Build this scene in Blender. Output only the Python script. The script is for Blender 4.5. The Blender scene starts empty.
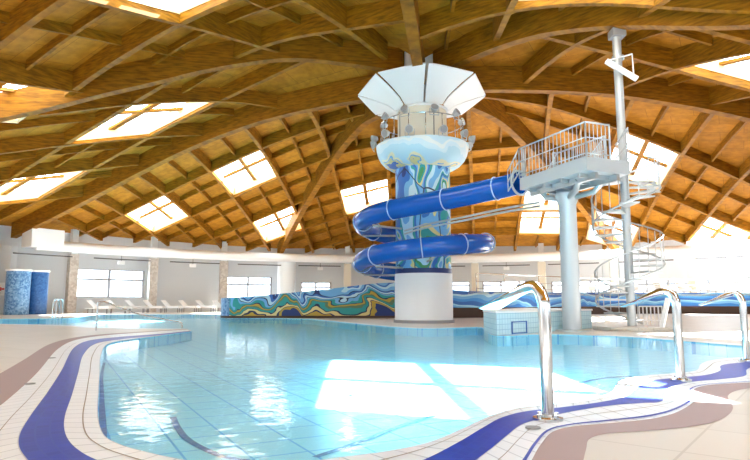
import bpy, bmesh, math, random
from mathutils import Vector, Matrix
from mathutils.geometry import delaunay_2d_cdt
random.seed(7)
SC = bpy.context.scene
COL = SC.collection
PI = math.pi
def R(d): return d * PI / 180

# ------------------------------------------------------------------ camera
FPX = 590.0
TILT = math.atan(71.5 / FPX)
CAMZ = 1.0
cam = bpy.data.cameras.new('camera'); camo = bpy.data.objects.new('camera', cam); COL.objects.link(camo)
camo.location = (0, 0, CAMZ); camo.rotation_euler = (PI / 2 + TILT, 0, 0)
cam.sensor_width = 36; cam.lens = FPX / 750 * 36; cam.clip_end = 500; cam.clip_start = .05
SC.camera = camo
def ray(px, py):
    x = (px - 375) / FPX; y = -(py - 230) / FPX
    d = Vector((x, math.cos(TILT) - y * math.sin(TILT), math.sin(TILT) + y * math.cos(TILT)))
    return d / d.y
def fl(px, py, z=0.0):
    d = ray(px, py); k = (z - CAMZ) / d.z
    return Vector((d.x * k, d.y * k, z))
def at(px, py, Y):
    d = ray(px, py); return Vector((d.x * Y, Y, CAMZ + d.z * Y))

T = fl(424, 322.5); TX, TY = T.x, T.y          # the tower
def pol(r, phi, z=0): return Vector((TX + r * math.sin(R(phi)), TY + r * math.cos(R(phi)), z))

# ------------------------------------------------------------------ materials
def mat(name, col, rough=.5, metal=0, spec=.5):
    m = bpy.data.materials.new(name); m.use_nodes = True
    b = m.node_tree.nodes['Principled BSDF']
    b.inputs['Base Color'].default_value = (*col, 1); b.inputs['Roughness'].default_value = rough
    b.inputs['Metallic'].default_value = metal; b.inputs['Specular IOR Level'].default_value = spec
    return m
def nt(m): return m.node_tree.nodes, m.node_tree.links, m.node_tree.nodes['Principled BSDF']
def N(m, t, **k):
    n = m.node_tree.nodes.new(t)
    for a, v in k.items():
        if a in n.inputs: n.inputs[a].default_value = v
        else: setattr(n, a, v)
    return n
def ramp(m, stops, interp='LINEAR'):
    n = m.node_tree.nodes.new('ShaderNodeValToRGB'); cr = n.color_ramp; cr.interpolation = interp
    while len(cr.elements) < len(stops): cr.elements.new(.5)
    for e, (p, c) in zip(cr.elements, stops): e.position = p; e.color = (*c, 1)
    return n
def wood(name, c0, c1, scale=(1.2, 1.2, 9), rough=.45):
    m = mat(name, c0, rough, 0, .2); ns, ln, b = nt(m)
    tc = N(m, 'ShaderNodeTexCoord'); mp = N(m, 'ShaderNodeMapping'); mp.inputs['Scale'].default_value = scale
    no = N(m, 'ShaderNodeTexNoise'); no.inputs['Scale'].default_value = 1.4; no.inputs['Detail'].default_value = 5
    r = ramp(m, [(.3, c0), (.7, c1)])
    ln.new(tc.outputs['Object'], mp.inputs['Vector']); ln.new(mp.outputs[0], no.inputs['Vector'])
    ln.new(no.outputs['Fac'], r.inputs[0]); ln.new(r.outputs[0], b.inputs['Base Color'])
    return m
W_RIB = wood('glulam', (.155, .060, .002), (.38, .155, .006), rough=.6)
W_BEAM = wood('rafter_wood', (.155, .062, .002), (.40, .167, .006), rough=.6)
def planks(name, c0, c1, cj, ang, bw, bh):
    m = mat(name, c0, .7, 0, .2); ns, ln, b = nt(m)
    tc = N(m, 'ShaderNodeTexCoord'); mp = N(m, 'ShaderNodeMapping'); mp.inputs['Rotation'].default_value = (0, 0, ang)
    br = N(m, 'ShaderNodeTexBrick'); br.inputs['Scale'].default_value = 1
    br.inputs['Color1'].default_value = (*c0, 1); br.inputs['Color2'].default_value = (*c1, 1); br.inputs['Mortar'].default_value = (*cj, 1)
    br.inputs['Brick Width'].default_value = bw; br.inputs['Row Height'].default_value = bh; br.inputs['Mortar Size'].default_value = .012
    no = N(m, 'ShaderNodeTexNoise'); no.inputs['Scale'].default_value = 2.2; no.inputs['Detail'].default_value = 8
    mx = N(m, 'ShaderNodeMix', data_type='RGBA', blend_type='MULTIPLY'); mx.inputs[0].default_value = .7
    rp = ramp(m, [(.3, (.55, .5, .42)), (.65, (1, 1, 1))])
    ln.new(tc.outputs['Object'], mp.inputs['Vector']); ln.new(mp.outputs[0], br.inputs['Vector'])
    ln.new(mp.outputs[0], no.inputs['Vector']); ln.new(no.outputs['Fac'], rp.inputs[0])
    ln.new(br.outputs['Color'], mx.inputs[6]); ln.new(rp.outputs[0], mx.inputs[7]); ln.new(mx.outputs[2], b.inputs['Base Color'])
    return m
W_DECK = planks('roof_boards', (.56, .238, .018), (.46, .19, .013), (.26, .11, .009), R(31), 2.5, 1.25)
WHITE = mat('white_paint', (.86, .90, .93), .5)
WALL = mat('wall_paint', (.66, .69, .72), .7)
CREAM = mat('cream', (.80, .74, .62), .6)
CURB = mat('cream_curb', (.74, .58, .34), .6)
STEEL = mat('brushed_steel', (.62, .63, .64), .13, 1)
GALV = mat('galvanised', (.50, .53, .55), .38, .75)
GALVL = mat('pale_galvanised', (.52, .56, .59), .42, .35)
PLASW = mat('white_plastic', (.90, .91, .92), .35)
BLUE = mat('slide_blue', (.004, .10, .48), .2, 0, .5)
NAVY = mat('navy', (.008, .03, .16), .35)
GREY = mat('grey', (.30, .30, .31), .6)
DGREY = mat('dark_grey', (.08, .08, .085), .5)
BROWN = mat('dark_brown', (.07, .04, .03), .7)
RED = mat('sign_red', (.70, .03, .03), .5)
def glass(name, tint, fac):
    m = bpy.data.materials.new(name); m.use_nodes = True
    ns = m.node_tree.nodes; ns.clear(); ln = m.node_tree.links
    o = ns.new('ShaderNodeOutputMaterial'); mx = ns.new('ShaderNodeMixShader'); t = ns.new('ShaderNodeBsdfTransparent'); g = ns.new('ShaderNodeBsdfGlossy')
    t.inputs[0].default_value = (*tint, 1); g.inputs['Roughness'].default_value = .02
    mx.inputs[0].default_value = fac
    ln.new(t.outputs[0], mx.inputs[1]); ln.new(g.outputs[0], mx.inputs[2]); ln.new(mx.outputs[0], o.inputs[0])
    return m
GLASS = glass('window_glass', (.95, .97, .98), .05)
SKYGLASS = glass('skylight_glass', (.34, .35, .36), .05)
def water():
    m = glass('pool_water', (.94, .99, 1.0), .1)
    ns = m.node_tree.nodes; ln = m.node_tree.links
    g = [n for n in ns if n.type == 'BSDF_GLOSSY'][0]; mx = [n for n in ns if n.type == 'MIX_SHADER'][0]
    g.inputs['Roughness'].default_value = .03
    tc = ns.new('ShaderNodeTexCoord'); mp = ns.new('ShaderNodeMapping'); mp.inputs['Scale'].default_value = (1, 1, 1)
    no = ns.new('ShaderNodeTexNoise'); no.inputs['Scale'].default_value = 4.5; no.inputs['Detail'].default_value = 2
    bu = ns.new('ShaderNodeBump'); bu.inputs['Strength'].default_value = .10; bu.inputs['Distance'].default_value = .05
    fr = ns.new('ShaderNodeFresnel'); fr.inputs['IOR'].default_value = 1.33
    mu = ns.new('ShaderNodeMath'); mu.operation = 'MULTIPLY'; mu.inputs[1].default_value = .52
    ln.new(tc.outputs['Object'], mp.inputs['Vector']); ln.new(mp.outputs[0], no.inputs['Vector']); ln.new(no.outputs['Fac'], bu.inputs['Height'])
    ln.new(bu.outputs[0], g.inputs['Normal']); ln.new(fr.outputs[0], mu.inputs[0])
    ln.new(mu.outputs[0], mx.inputs[0])
    return m
WATER = water()
def tiles(name, c0, c1, cj, w, h, ms, coord='Object', rot=0, rough=.35, off=0.0):
    m = mat(name, c0, rough); ns, ln, b = nt(m)
    tc = N(m, 'ShaderNodeTexCoord'); mp = N(m, 'ShaderNodeMapping'); mp.inputs['Rotation'].default_value = (0, 0, rot)
    br = N(m, 'ShaderNodeTexBrick'); br.offset = off; br.inputs['Scale'].default_value = 1
    br.inputs['Color1'].default_value = (*c0, 1); br.inputs['Color2'].default_value = (*c1, 1); br.inputs['Mortar'].default_value = (*cj, 1)
    br.inputs['Brick Width'].default_value = w; br.inputs['Row Height'].default_value = h; br.inputs['Mortar Size'].default_value = ms
    ln.new(tc.outputs[coord], mp.inputs['Vector']); ln.new(mp.outputs[0], br.inputs['Vector']); ln.new(br.outputs['Color'], b.inputs['Base Color'])
    return m
DECKT = tiles('beige_pavers', (.58, .54, .48), (.63, .59, .53), (.49, .45, .39), .9, .9, .010, rot=R(38))
POOLT = tiles('pool_tiles', (.33, .80, 1.0), (.38, .83, 1.0), (.10, .50, .90), .5, .5, .012, rot=R(-28))
COPT = tiles('white_coping_tiles', (.80, .84, .88), (.76, .80, .84), (.46, .50, .55), .22, .6, .008, coord='UV')
MOSB = tiles('cobalt_mosaic', (.003, .028, .36), (.006, .042, .45), (.01, .05, .40), .10, .10, .008, coord='UV')
PURP = mat('mauve_paving', (.38, .29, .285), .7)
PTRIM = tiles('navy_mosaic', (.03, .12, .40), (.05, .18, .50), (.1, .25, .5), .1, .1, .008)
def wallmos(name, c0, c1, cj, s):
    m = mat(name, c0, .35); ns, ln, b = nt(m)
    tc = N(m, 'ShaderNodeTexCoord'); vo = N(m, 'ShaderNodeTexVoronoi'); vo.inputs['Scale'].default_value = s
    r = ramp(m, [(.2, c0), (.8, c1)])
    ln.new(tc.outputs['Object'], vo.inputs['Vector']); ln.new(vo.outputs['Color'], r.inputs[0]); ln.new(r.outputs[0], b.inputs['Base Color'])
    return m
SHOWER = wallmos('blue_shower_mosaic', (.05, .16, .36), (.22, .40, .62), (0, 0, 0), 9)
SHOWER2 = wallmos('deep_blue_mosaic', (.015, .08, .26), (.04, .14, .36), (0, 0, 0), 9)
MARBLE = wallmos('speckled_stone', (.50, .43, .37), (.66, .60, .54), (0, 0, 0), 6)
PALET = tiles('pale_blue_tiles', (.55, .78, .86), (.60, .82, .90), (.32, .56, .70), .16, .16, .01, coord='UV')
MOSB.node_tree.nodes['Principled BSDF'].inputs['Specular IOR Level'].default_value = .15
def mural(name, stops, scale, dist, stretch=(1, 1, 1), outline=(.01, .03, .10), osc=1.2, ow=.035):
    m = mat(name, (.1, .3, .6), .45); ns, ln, b = nt(m)
    tc = N(m, 'ShaderNodeTexCoord'); mp = N(m, 'ShaderNodeMapping'); mp.inputs['Scale'].default_value = stretch
    no = N(m, 'ShaderNodeTexNoise'); no.inputs['Scale'].default_value = scale; no.inputs['Detail'].default_value = 1.0; no.inputs['Distortion'].default_value = dist
    r = ramp(m, stops, 'CONSTANT')
    vo = N(m, 'ShaderNodeTexVoronoi', feature='DISTANCE_TO_EDGE'); vo.inputs['Scale'].default_value = osc
    ad = N(m, 'ShaderNodeMix', data_type='VECTOR'); ad.inputs[0].default_value = .35
    mx = N(m, 'ShaderNodeMix', data_type='RGBA')
    lt = N(m, 'ShaderNodeMath', operation='LESS_THAN'); lt.inputs[1].default_value = ow
    ln.new(tc.outputs['Object'], mp.inputs['Vector']); ln.new(mp.outputs[0], no.inputs['Vector']); ln.new(no.outputs['Fac'], r.inputs[0])
    ln.new(mp.outputs[0], ad.inputs[4]); ln.new(no.outputs['Color'], ad.inputs[5]); ln.new(ad.outputs[1], vo.inputs['Vector'])
    ln.new(vo.outputs['Distance'], lt.inputs[0]); ln.new(lt.outputs[0], mx.inputs[0])
    ln.new(r.outputs[0], mx.inputs[6]); mx.inputs[7].default_value = (*outline, 1); ln.new(mx.outputs[2], b.inputs['Base Color'])
    return m
c_ = dict(n=(.01, .04, .2), b=(.03, .16, .55), s=(.16, .46, .80), p=(.50, .76, .90), w=(.80, .88, .90), t=(.02, .34, .36), g=(.05, .30, .10), y=(.72, .66, .30), o=(.50, .36, .05))
M_SHAFT = mural('shaft_mural', [(0, c_['b']), (.28, c_['n']), (.30, c_['b']), (.37, c_['s']), (.42, c_['p']), (.46, c_['t']), (.49, c_['b']), (.53, c_['s']), (.57, c_['y']), (.60, c_['t']), (.64, c_['g']), (.68, c_['p'])], .55, 1.3, (1, 1, .75), osc=.5, ow=.007)
M_BOWL_OLD = None and mural('bowl_mural', [(0, c_['s']), (.30, c_['p']), (.44, (.62, .82, .92)), (.60, c_['w']), (.68, c_['y']), (.72, c_['s']), (.78, c_['b'])], .45, 1.2, outline=(.3, .6, .8), osc=.3, ow=.004)
M_LEFT_OLD = None and mural('barrier_mural_left', [(0, c_['n']), (.30, c_['b']), (.36, c_['s']), (.41, c_['t']), (.45, c_['o']), (.50, c_['y']), (.53, c_['t']), (.57, c_['s']), (.62, c_['p']), (.66, c_['b'])], .55, 2.5, (.8, .8, 1.6), osc=.8, ow=.04)
M_RIGHT_OLD = None and mural('barrier_mural_right', [(0, c_['n']), (.30, c_['b']), (.38, (.02, .22, .66)), (.45, c_['s']), (.50, (.30, .66, .90)), (.55, c_['b']), (.60, c_['s']), (.68, c_['p'])], .5, 1.8, (.5, .5, 2.4), osc=.35, ow=.02)

def bandmural(name, stops, zs, nscale, amp, ns=(1, 1, 1), dist=1.0, z0=0):
    m = mat(name, (.1, .3, .6), .45); ns_, ln, b = nt(m)
    tc = N(m, 'ShaderNodeTexCoord'); mp = N(m, 'ShaderNodeMapping'); mp.inputs['Scale'].default_value = ns
    no = N(m, 'ShaderNodeTexNoise'); no.inputs['Scale'].default_value = nscale; no.inputs['Detail'].default_value = 1.5; no.inputs['Distortion'].default_value = dist
    sx = N(m, 'ShaderNodeSeparateXYZ'); a = N(m, 'ShaderNodeMath', operation='MULTIPLY_ADD'); a.inputs[1].default_value = zs
    k = N(m, 'ShaderNodeMath', operation='MULTIPLY_ADD'); k.inputs[1].default_value = amp; k.inputs[2].default_value = -amp / 2 - z0 * zs
    r = ramp(m, stops, 'CONSTANT')
    ln.new(tc.outputs['Object'], mp.inputs['Vector']); ln.new(mp.outputs[0], no.inputs['Vector'])
    ln.new(no.outputs['Fac'], k.inputs[0]); ln.new(tc.outputs['Object'], sx.inputs[0]); ln.new(sx.outputs['Z'], a.inputs[0]); ln.new(k.outputs[0], a.inputs[2])
    ln.new(a.outputs[0], r.inputs[0]); ln.new(r.outputs[0], b.inputs['Base Color'])
    return m
ol = (.01, .03, .10)
M_LEFT = bandmural('barrier_mural_left', [(0, c_['n']), (.06, c_['o']), (.16, ol), (.18, c_['y']), (.25, ol), (.27, c_['t']), (.35, (.10, .22, .12)), (.40, c_['o']), (.45, ol), (.47, c_['t']), (.53, c_['s']), (.58, ol), (.60, c_['p']), (.66, c_['b']), (.70, c_['n']), (.73, c_['s']), (.82, c_['p']), (.88, c_['b']), (.92, c_['s'])], .42, .38, 1.6, (1, 1, .9), 1.3)
M_RIGHT = bandmural('barrier_mural_right', [(0, (.02, .02, .12)), (.12, c_['b']), (.24, (.02, .22, .66)), (.34, c_['s']), (.42, (.35, .70, .90)), (.47, c_['b']), (.58, (.05, .30, .75)), (.66, c_['s']), (.74, c_['p']), (.80, c_['b']), (.90, c_['s'])], .50, .30, .9, (1, 1, 1), .6)

M_BOWL = bandmural('bowl_mural', [(0, c_['b']), (.05, c_['y']), (.13, c_['s']), (.17, (.85, .80, .55)), (.25, c_['p']), (.50, (.66, .84, .94)), (.66, c_['w']), (.80, (.60, .82, .93))], .62, .75, 1.0, (1, 1, 1), 1.0, 7.25)

# ------------------------------------------------------------------ mesh builder
class MB:
    def __init__(s): s.v = []; s.f = []; s.uv = {}; s.sm = set()
    def add(s, vs, fs, smooth=False):
        o = len(s.v); s.v += [Vector(v) for v in vs]
        for f in fs:
            if smooth: s.sm.add(len(s.f))
            s.f.append([o + i for i in f])
        return s
    def box(s, c, size, rz=0, M=None):
        x, y, z = (a / 2 for a in size)
        vs = [Vector((sx * x, sy * y, sz * z)) for sx in (-1, 1) for sy in (-1, 1) for sz in (-1, 1)]
        m = M if M is not None else Matrix.Rotation(rz, 3, 'Z')
        vs = [m @ v + Vector(c) for v in vs]
        return s.add(vs, [(0, 1, 3, 2), (4, 6, 7, 5), (0, 4, 5, 1), (2, 3, 7, 6), (0, 2, 6, 4), (1, 5, 7, 3)])
    def bar(s, a, b, w, h=None, up=(0, 0, 1)):
        a = Vector(a); b = Vector(b); h = h or w
        d = (b - a); L = d.length; d.normalize(); u = Vector(up)
        if abs(d.dot(u)) > .98: u = Vector((1, 0, 0))
        x = d.cross(u).normalized(); u = x.cross(d)
        M = Matrix((x, d, u)).transposed()
        return s.box((a + b) / 2, (w, L, h), M=M)
    def tube(s, pts, r, n=12, cap=True, closed=False):
        pts = [Vector(p) for p in pts]; m = len(pts); rs = r if isinstance(r, (list, tuple)) else [r] * m
        o = len(s.v); prev = None
        for i, p in enumerate(pts):
            if closed: d = pts[(i + 1) % m] - pts[i - 1]
            else: d = pts[min(i + 1, m - 1)] - pts[max(i - 1, 0)]
            d.normalize()
            if prev is None:
                u = Vector((0, 0, 1)) if abs(d.z) < .9 else Vector((1, 0, 0))
            else: u = prev
            x = d.cross(u).normalized(); u = x.cross(d).normalized(); prev = u
            for k in range(n):
                a = 2 * PI * k / n; s.v.append(p + (x * math.cos(a) + u * math.sin(a)) * rs[i])
        for i in range(m if closed else m - 1):
            j = (i + 1) % m
            for k in range(n):
                k2 = (k + 1) % n; s.sm.add(len(s.f)); s.f.append([o + i * n + k, o + i * n + k2, o + j * n + k2, o + j * n + k])
        if cap and not closed:
            s.f.append([o + k for k in range(n)][::-1]); s.f.append([o + (m - 1) * n + k for k in range(n)])
        return s
    def cyl(s, c, r, z0, z1, n=32, r2=None):
        c = Vector(c); return s.lathe([(0, z0), (r, z0), (r if r2 is None else r2, z1), (0, z1)], c, n)
    def lathe(s, prof, c=(0, 0, 0), n=48, smooth=True):
        c = Vector(c); o = len(s.v); m = len(prof)
        for k in range(n):
            a = 2 * PI * k / n
            for r, z in prof: s.v.append(Vector((c.x + r * math.cos(a), c.y + r * math.sin(a), c.z + z)))
        for k in range(n):
            k2 = (k + 1) % n
            for i in range(m - 1):
                f = [o + k * m + i, o + k2 * m + i, o + k2 * m + i + 1, o + k * m + i + 1]
                if prof[i][0] == 0: f = [f[0], f[2], f[3]]
                elif prof[i + 1][0] == 0: f = [f[0], f[1], f[2]]
                if smooth: s.sm.add(len(s.f))
                s.f.append(f)
        return s
    def prism(s, poly, z0, z1):
        n = len(poly); vs = [Vector((p[0], p[1], z0)) for p in poly] + [Vector((p[0], p[1], z1)) for p in poly]
        return s.add(vs, [list(range(n))[::-1], list(range(n, 2 * n))] + [[i, (i + 1) % n, n + (i + 1) % n, n + i] for i in range(n)])
    def build(s, name, m, parent=None, loc=None, auto=True):
        me = bpy.data.meshes.new(name)
        off = Vector(loc) if loc is not None else Vector((0, 0, 0))
        me.from_pydata([v - off for v in s.v], [], s.f)
        for i in s.sm:
            me.polygons[i].use_smooth = True
        if s.uv:
            l = me.uv_layers.new(name='UVMap')
            for pi, uvs in s.uv.items():
                for li, uv in zip(me.polygons[pi].loop_indices, uvs): l.data[li].uv = uv
        bm = bmesh.new(); bm.from_mesh(me); bmesh.ops.remove_doubles(bm, verts=bm.verts, dist=1e-5)
        bmesh.ops.recalc_face_normals(bm, faces=bm.faces)
        for e in bm.edges:
            if len(e.link_faces) == 2 and e.calc_face_angle(0) > R(38): e.smooth = False
        bm.to_mesh(me); bm.free()
        me.materials.append(m)
        o = bpy.data.objects.new(name, me); COL.objects.link(o)
        if parent is not None:
            o.parent = parent; o.location = off - parent.location if loc is not None else -parent.location
            if loc is not None: o.location = off - parent.location
        else: o.location = off
        return o
def tag(o, label, cat, group=None):
    o['label'] = label; o['category'] = cat
    if group: o['group'] = group
    return o
def struct(o): o['kind'] = 'structure'; return o
def thing(name, label, cat, loc, group=None):
    o = bpy.data.objects.new(name, None); COL.objects.link(o); o.location = loc; o.empty_display_size = .2
    return tag(o, label, cat, group)
def crom(pts, k=6, closed=False):
    P = [Vector(p) for p in pts]; n = len(P); out = []
    for i in range(n if closed else n - 1):
        if closed: a, b, c, d = P[i - 1], P[i], P[(i + 1) % n], P[(i + 2) % n]
        else: a, b, c, d = P[max(i - 1, 0)], P[i], P[i + 1], P[min(i + 2, n - 1)]
        for j in range(k):
            t = j / k
            out.append(.5 * ((2 * b) + (c - a) * t + (2 * a - 5 * b + 4 * c - d) * t * t + (3 * b - a - 3 * c + d) * t ** 3))
    if not closed: out.append(P[-1])
    return out
ORD = ['first', 'second', 'third', 'fourth', 'fifth', 'sixth', 'seventh', 'eighth', 'ninth', 'tenth', 'eleventh', 'twelfth', 'thirteenth', 'fourteenth', 'fifteenth', 'sixteenth', 'seventeenth', 'eighteenth', 'nineteenth', 'twentieth']

# ------------------------------------------------------------------ roof
def pch(pts, x):
    if x <= pts[0][0]: return pts[0][1]
    if x >= pts[-1][0]:
        (a, b), (c, d) = pts[-2], pts[-1]; return d + (x - c) * (d - b) / (c - a)
    n = len(pts)
    for i in range(n - 1):
        if pts[i][0] <= x <= pts[i + 1][0]: break
    def m(j):
        if j == 0: return (pts[1][1] - pts[0][1]) / (pts[1][0] - pts[0][0])
        if j == n - 1: return (pts[-1][1] - pts[-2][1]) / (pts[-1][0] - pts[-2][0])
        return (pts[j + 1][1] - pts[j - 1][1]) / (pts[j + 1][0] - pts[j - 1][0])
    h = pts[i + 1][0] - pts[i][0]; t = (x - pts[i][0]) / h
    return ((2 * t ** 3 - 3 * t * t + 1) * pts[i][1] + (t ** 3 - 2 * t * t + t) * h * m(i) + (-2 * t ** 3 + 3 * t * t) * pts[i + 1][1] + (t ** 3 - t * t) * h * m(i + 1))
MAIN = [(0, 11.4), (4, 11.65), (8, 11.7), (11.5, 11.5), (17.5, 10.6), (30, 7.65), (38, 5.9)]
A3 = [(0, 11.4), (6, 12), (9, 12.3), (14.3, 11.8), (20, 10.6), (26.8, 8.9), (37, 5.8)]
A3R = [(0, 11.5), (6, 12.1), (9.5, 12.2), (14, 11.5), (23.7, 9.4), (33.4, 6.6), (38, 5.5)]
A1 = [(0, 12.3), (4.6, 12.8), (6.6, 12.85), (8.5, 12.58), (10.9, 12.02), (13.2, 11.32), (15.4, 10.68), (17.6, 9.98), (19.7, 9.38), (30, 6.5), (38, 5.2)]
A1R = [(0, 12), (2.7, 12.15), (4.8, 12.19), (6.8, 12.04), (9, 11.56), (10.9, 10.95), (12.9, 10.2), (14.4, 9.7), (20, 8.3), (30, 6.4), (38, 5.6)]
RE = 37.6; RD = 1.25
RIBS = [(-172, MAIN, 'thick timber arch passing overhead straight towards the viewer from the tower'),
        (-96, A1, 'big timber arch sweeping from the white petals to the upper left edge'),
        (-59, MAIN, 'long timber arch from the tower down to the far left wall corner'),
        (-20, A3, 'timber arch from the tower down to the round white column'),
        (7, MAIN, 'timber arch running straight back behind the painted tower shaft'),
        (36, A3R, 'timber arch behind the slide platform landing right of its steel post'),
        (84, MAIN, 'curved timber arch spanning to the right behind the tall steel pole'),
        (138, A1R, 'big timber arch at upper right that the tall steel pole meets')]
def zlow(i, s): return pch(RIBS[i][1], s)
def deck(x, y):
    dx, dy = x - TX, y - TY; r = math.hypot(dx, dy); ph = math.degrees(math.atan2(dx, dy))
    n = len(RIBS)
    for i in range(n):
        a = RIBS[i][0]; b = RIBS[(i + 1) % n][0]
        if b <= a: b += 360
        p = ph
        while p < a: p += 360
        if a <= p <= b:
            t = (p - a) / (b - a); return (1 - t) * zlow(i, r) + t * zlow((i + 1) % n, r) + RD
def sector_of(x, y):
    ph = math.degrees(math.atan2(x - TX, y - TY)); n = len(RIBS)
    for i in range(n):
        a = RIBS[i][0]; b = RIBS[(i + 1) % n][0]
        if b <= a: b += 360
        p = ph
        while p < a: p += 360
        if a <= p <= b: return i
YCUT = -20.0
for i, (ph, prof, lab) in enumerate(RIBS):
    mb = MB(); d = Vector((math.sin(R(ph)), math.cos(R(ph)), 0)); nrm = Vector((d.y, -d.x, 0)) * .24
    rows = []
    ss = [1.0 + k * .75 for k in range(int((RE - 1) / .75) + 1)]
    for s in ss:
        p = Vector((TX, TY, 0)) + d * s
        if p.y < YCUT: break
        z = zlow(i, s); rows.append([p - nrm + Vector((0, 0, z)), p + nrm + Vector((0, 0, z)), p + nrm + Vector((0, 0, z + RD)), p - nrm + Vector((0, 0, z + RD))])
    m = len(rows); vs = [v for r_ in rows for v in r_]
    fs = [[4 * a + k, 4 * a + (k + 1) % 4, 4 * a + 4 + (k + 1) % 4, 4 * a + 4 + k] for a in range(m - 1) for k in range(4)] + [[0, 1, 2, 3], [4 * m - 4 + k for k in (3, 2, 1, 0)]]
    mb.add(vs, fs)
    tag(mb.build('roof_arch', W_RIB, loc=pol(1, ph, zlow(i, 1))), lab, 'arch', 'timber arches radiating from the tower')

# lattice of rafters: two families of parallel lines per bay, given as offsets from the tower across their direction
def fam(ang): return Vector((math.sin(R(ang)), math.cos(R(ang)))), Vector((math.cos(R(ang)), -math.sin(R(ang))))
UNSEENC = Vector((8.3, 17.0))
def offs(ang, p): return fam(ang)[1].dot(Vector(p) - Vector((TX, TY)))
o1 = offs(122, UNSEENC); o2 = offs(3, UNSEENC)
# a at -59: offset of line n.(p-T); n=(cos,-sin)
LAT = {
 1: (-58, [-6.8, -3.0], 66, [-22.5, -17.2, -12.5, -7.5], 'left bay above the pool wall'),
 0: (-57, [-20.5, -15.4, -10.8, -6.0], 30, [-18, -13, -5.6, -.7], 'upper left bay near the viewer'),
 2: (-59, [5.0, 10.2, 15.6, 20.6, 25.6], 3, [-28.6, -24.2, -19.8, -15.4, -11.0, -6.6, -2.2], 'left rear bay'),
 3: (-59, [10.2, 15.6, 20.6, 25.6, 30], 3, [-11.0, -6.6, -2.2], 'bay left of the painted shaft'),
 4: (108, [-14, -20, -26.5, -32], 10, [2.2, 6.5, 10.8, 15.1], 'rear bay right of the painted shaft'),
 5: (68, [-2.0, -8.0, -14, -20], 14, [6.5, 10.8, 15.1, 19.4, 23.7, 28], 'right rear bay'),
 6: (76, [5.4, 10.4, 15.4], 165, [-15.2, -10.2, -5.2], 'right bay beside the tall pole'),
 7: (122, [4.4, 11.3, 15, 22], 3, [-1, 3.2, 7.7, 12], 'upper right bay near the viewer'),
}
def inter(a1, v1, a2, v2):
    n1 = fam(a1)[1]; n2 = fam(a2)[1]; det = n1.x * n2.y - n1.y * n2.x
    return Vector((TX + (v1 * n2.y - v2 * n1.y) / det, TY + (n1.x * v2 - n2.x * v1) / det))
# skylights: (bay, family 1 offsets, family 2 offsets, label)
SKY = [
 (2, (5.0, 10.2), (-15.4, -11.0), 'four-pane skylight, second up from the round white column on the left'),
 (2, (5.0, 10.2), (-24.2, -19.8), 'four-pane skylight low over the left wall windows'),
 (2, (15.6, 20.6), (-15.4, -11.0), 'skylight cut by the arch above the round white column'),
 (3, (15.6, 20.6), (-6.6, -2.2), 'skylight behind the left curve of the blue slide'),
 (1, (-6.8, -3.0), (-12.5, -7.5), 'large skylight with cream sides between the two big left arches'),
 (1, (-6.8, -3.0), (-22.5, -17.2), 'skylight at the left edge below the horizontal rafters'),
 (0, (-15.4, -10.8), (-5.6, -.7), 'skylight at the top edge, upper left'),
 (0, (-15.4, -10.8), (-18, -13), 'skylight cut by the left edge above the big arch'),
 (6, (5.4, 10.4), (-15.2, -10.2), 'long skylight at the upper right edge'),
 (5, (-8.0, -2.0), (10.8, 15.1), 'skylight behind the spiral stair railing'),
 (5, (-20, -14), (10.8, 15.1), 'skylight right of the steel platform post'),
 (5, (-14, -8.0), (19.4, 23.7), 'skylight low at the right edge'),
 (4, (-26.5, -20), (6.5, 10.8), 'skylight beneath the slide platform, left of its post'),
 (4, (-32, -26.5), (6.5, 10.8), 'skylight behind the lower slide coil'),
 (7, (4.4, 11.3), (3.2, 7.7), 'skylight overhead that throws the sun patch on the pool'),
 (5, (-8.0, -2.0), (23.7, 28), 'skylight over the right side of the hall'),  # out of view past the right edge, added to brighten the deck there
] + [(7, (15, 22), (a, a + 5.4), None) for a in (1, 9)] + [(0, (-32, -23.5), (a, a + 5.4), None) for a in (-5,)]  # unlabelled ones: unseen skylights overhead, added to light the near floor
def quad(s):
    a1, _, a2, _, _ = LAT[s[0]]
    return [inter(a1, s[1][0], a2, s[2][0]), inter(a1, s[1][1], a2, s[2][0]), inter(a1, s[1][1], a2, s[2][1]), inter(a1, s[1][0], a2, s[2][1])]
QUADS = [quad(s) for s in SKY]
def inside(q, p, m=0.0):
    c = sum(q, Vector((0, 0))) / 4; sg = None
    for i in range(4):
        a = q[i]; b = q[(i + 1) % 4]; e = b - a; L = e.length
        cr = (e.x * (p.y - a.y) - e.y * (p.x - a.x)) / L; cc = (e.x * (c.y - a.y) - e.y * (c.x - a.x)) / L
        if cc < 0: cr = -cr
        if cr < m: return False
    return True
def beam(pts, depth, w, name, label, group):
    rows = []; n = len(pts)
    d = (pts[-1] - pts[0]).normalized(); nr = Vector((d.y, -d.x)) * w / 2
    for p in pts:
        z = deck(p.x, p.y) - .01
        rows.append([(p.x - nr.x, p.y - nr.y, z - depth), (p.x + nr.x, p.y + nr.y, z - depth), (p.x + nr.x, p.y + nr.y, z), (p.x - nr.x, p.y - nr.y, z)])
    vs = [v for r_ in rows for v in r_]
    fs = [[4 * a + k, 4 * a + (k + 1) % 4, 4 * a + 4 + (k + 1) % 4, 4 * a + 4 + k] for a in range(n - 1) for k in range(4)] + [[0, 1, 2, 3], [4 * n - 4 + k for k in (3, 2, 1, 0)]]
    o = MB().add(vs, fs).build(name, W_BEAM, loc=(pts[0].x, pts[0].y, deck(pts[0].x, pts[0].y) - depth))
    return tag(o, label, 'beam', group)
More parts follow.
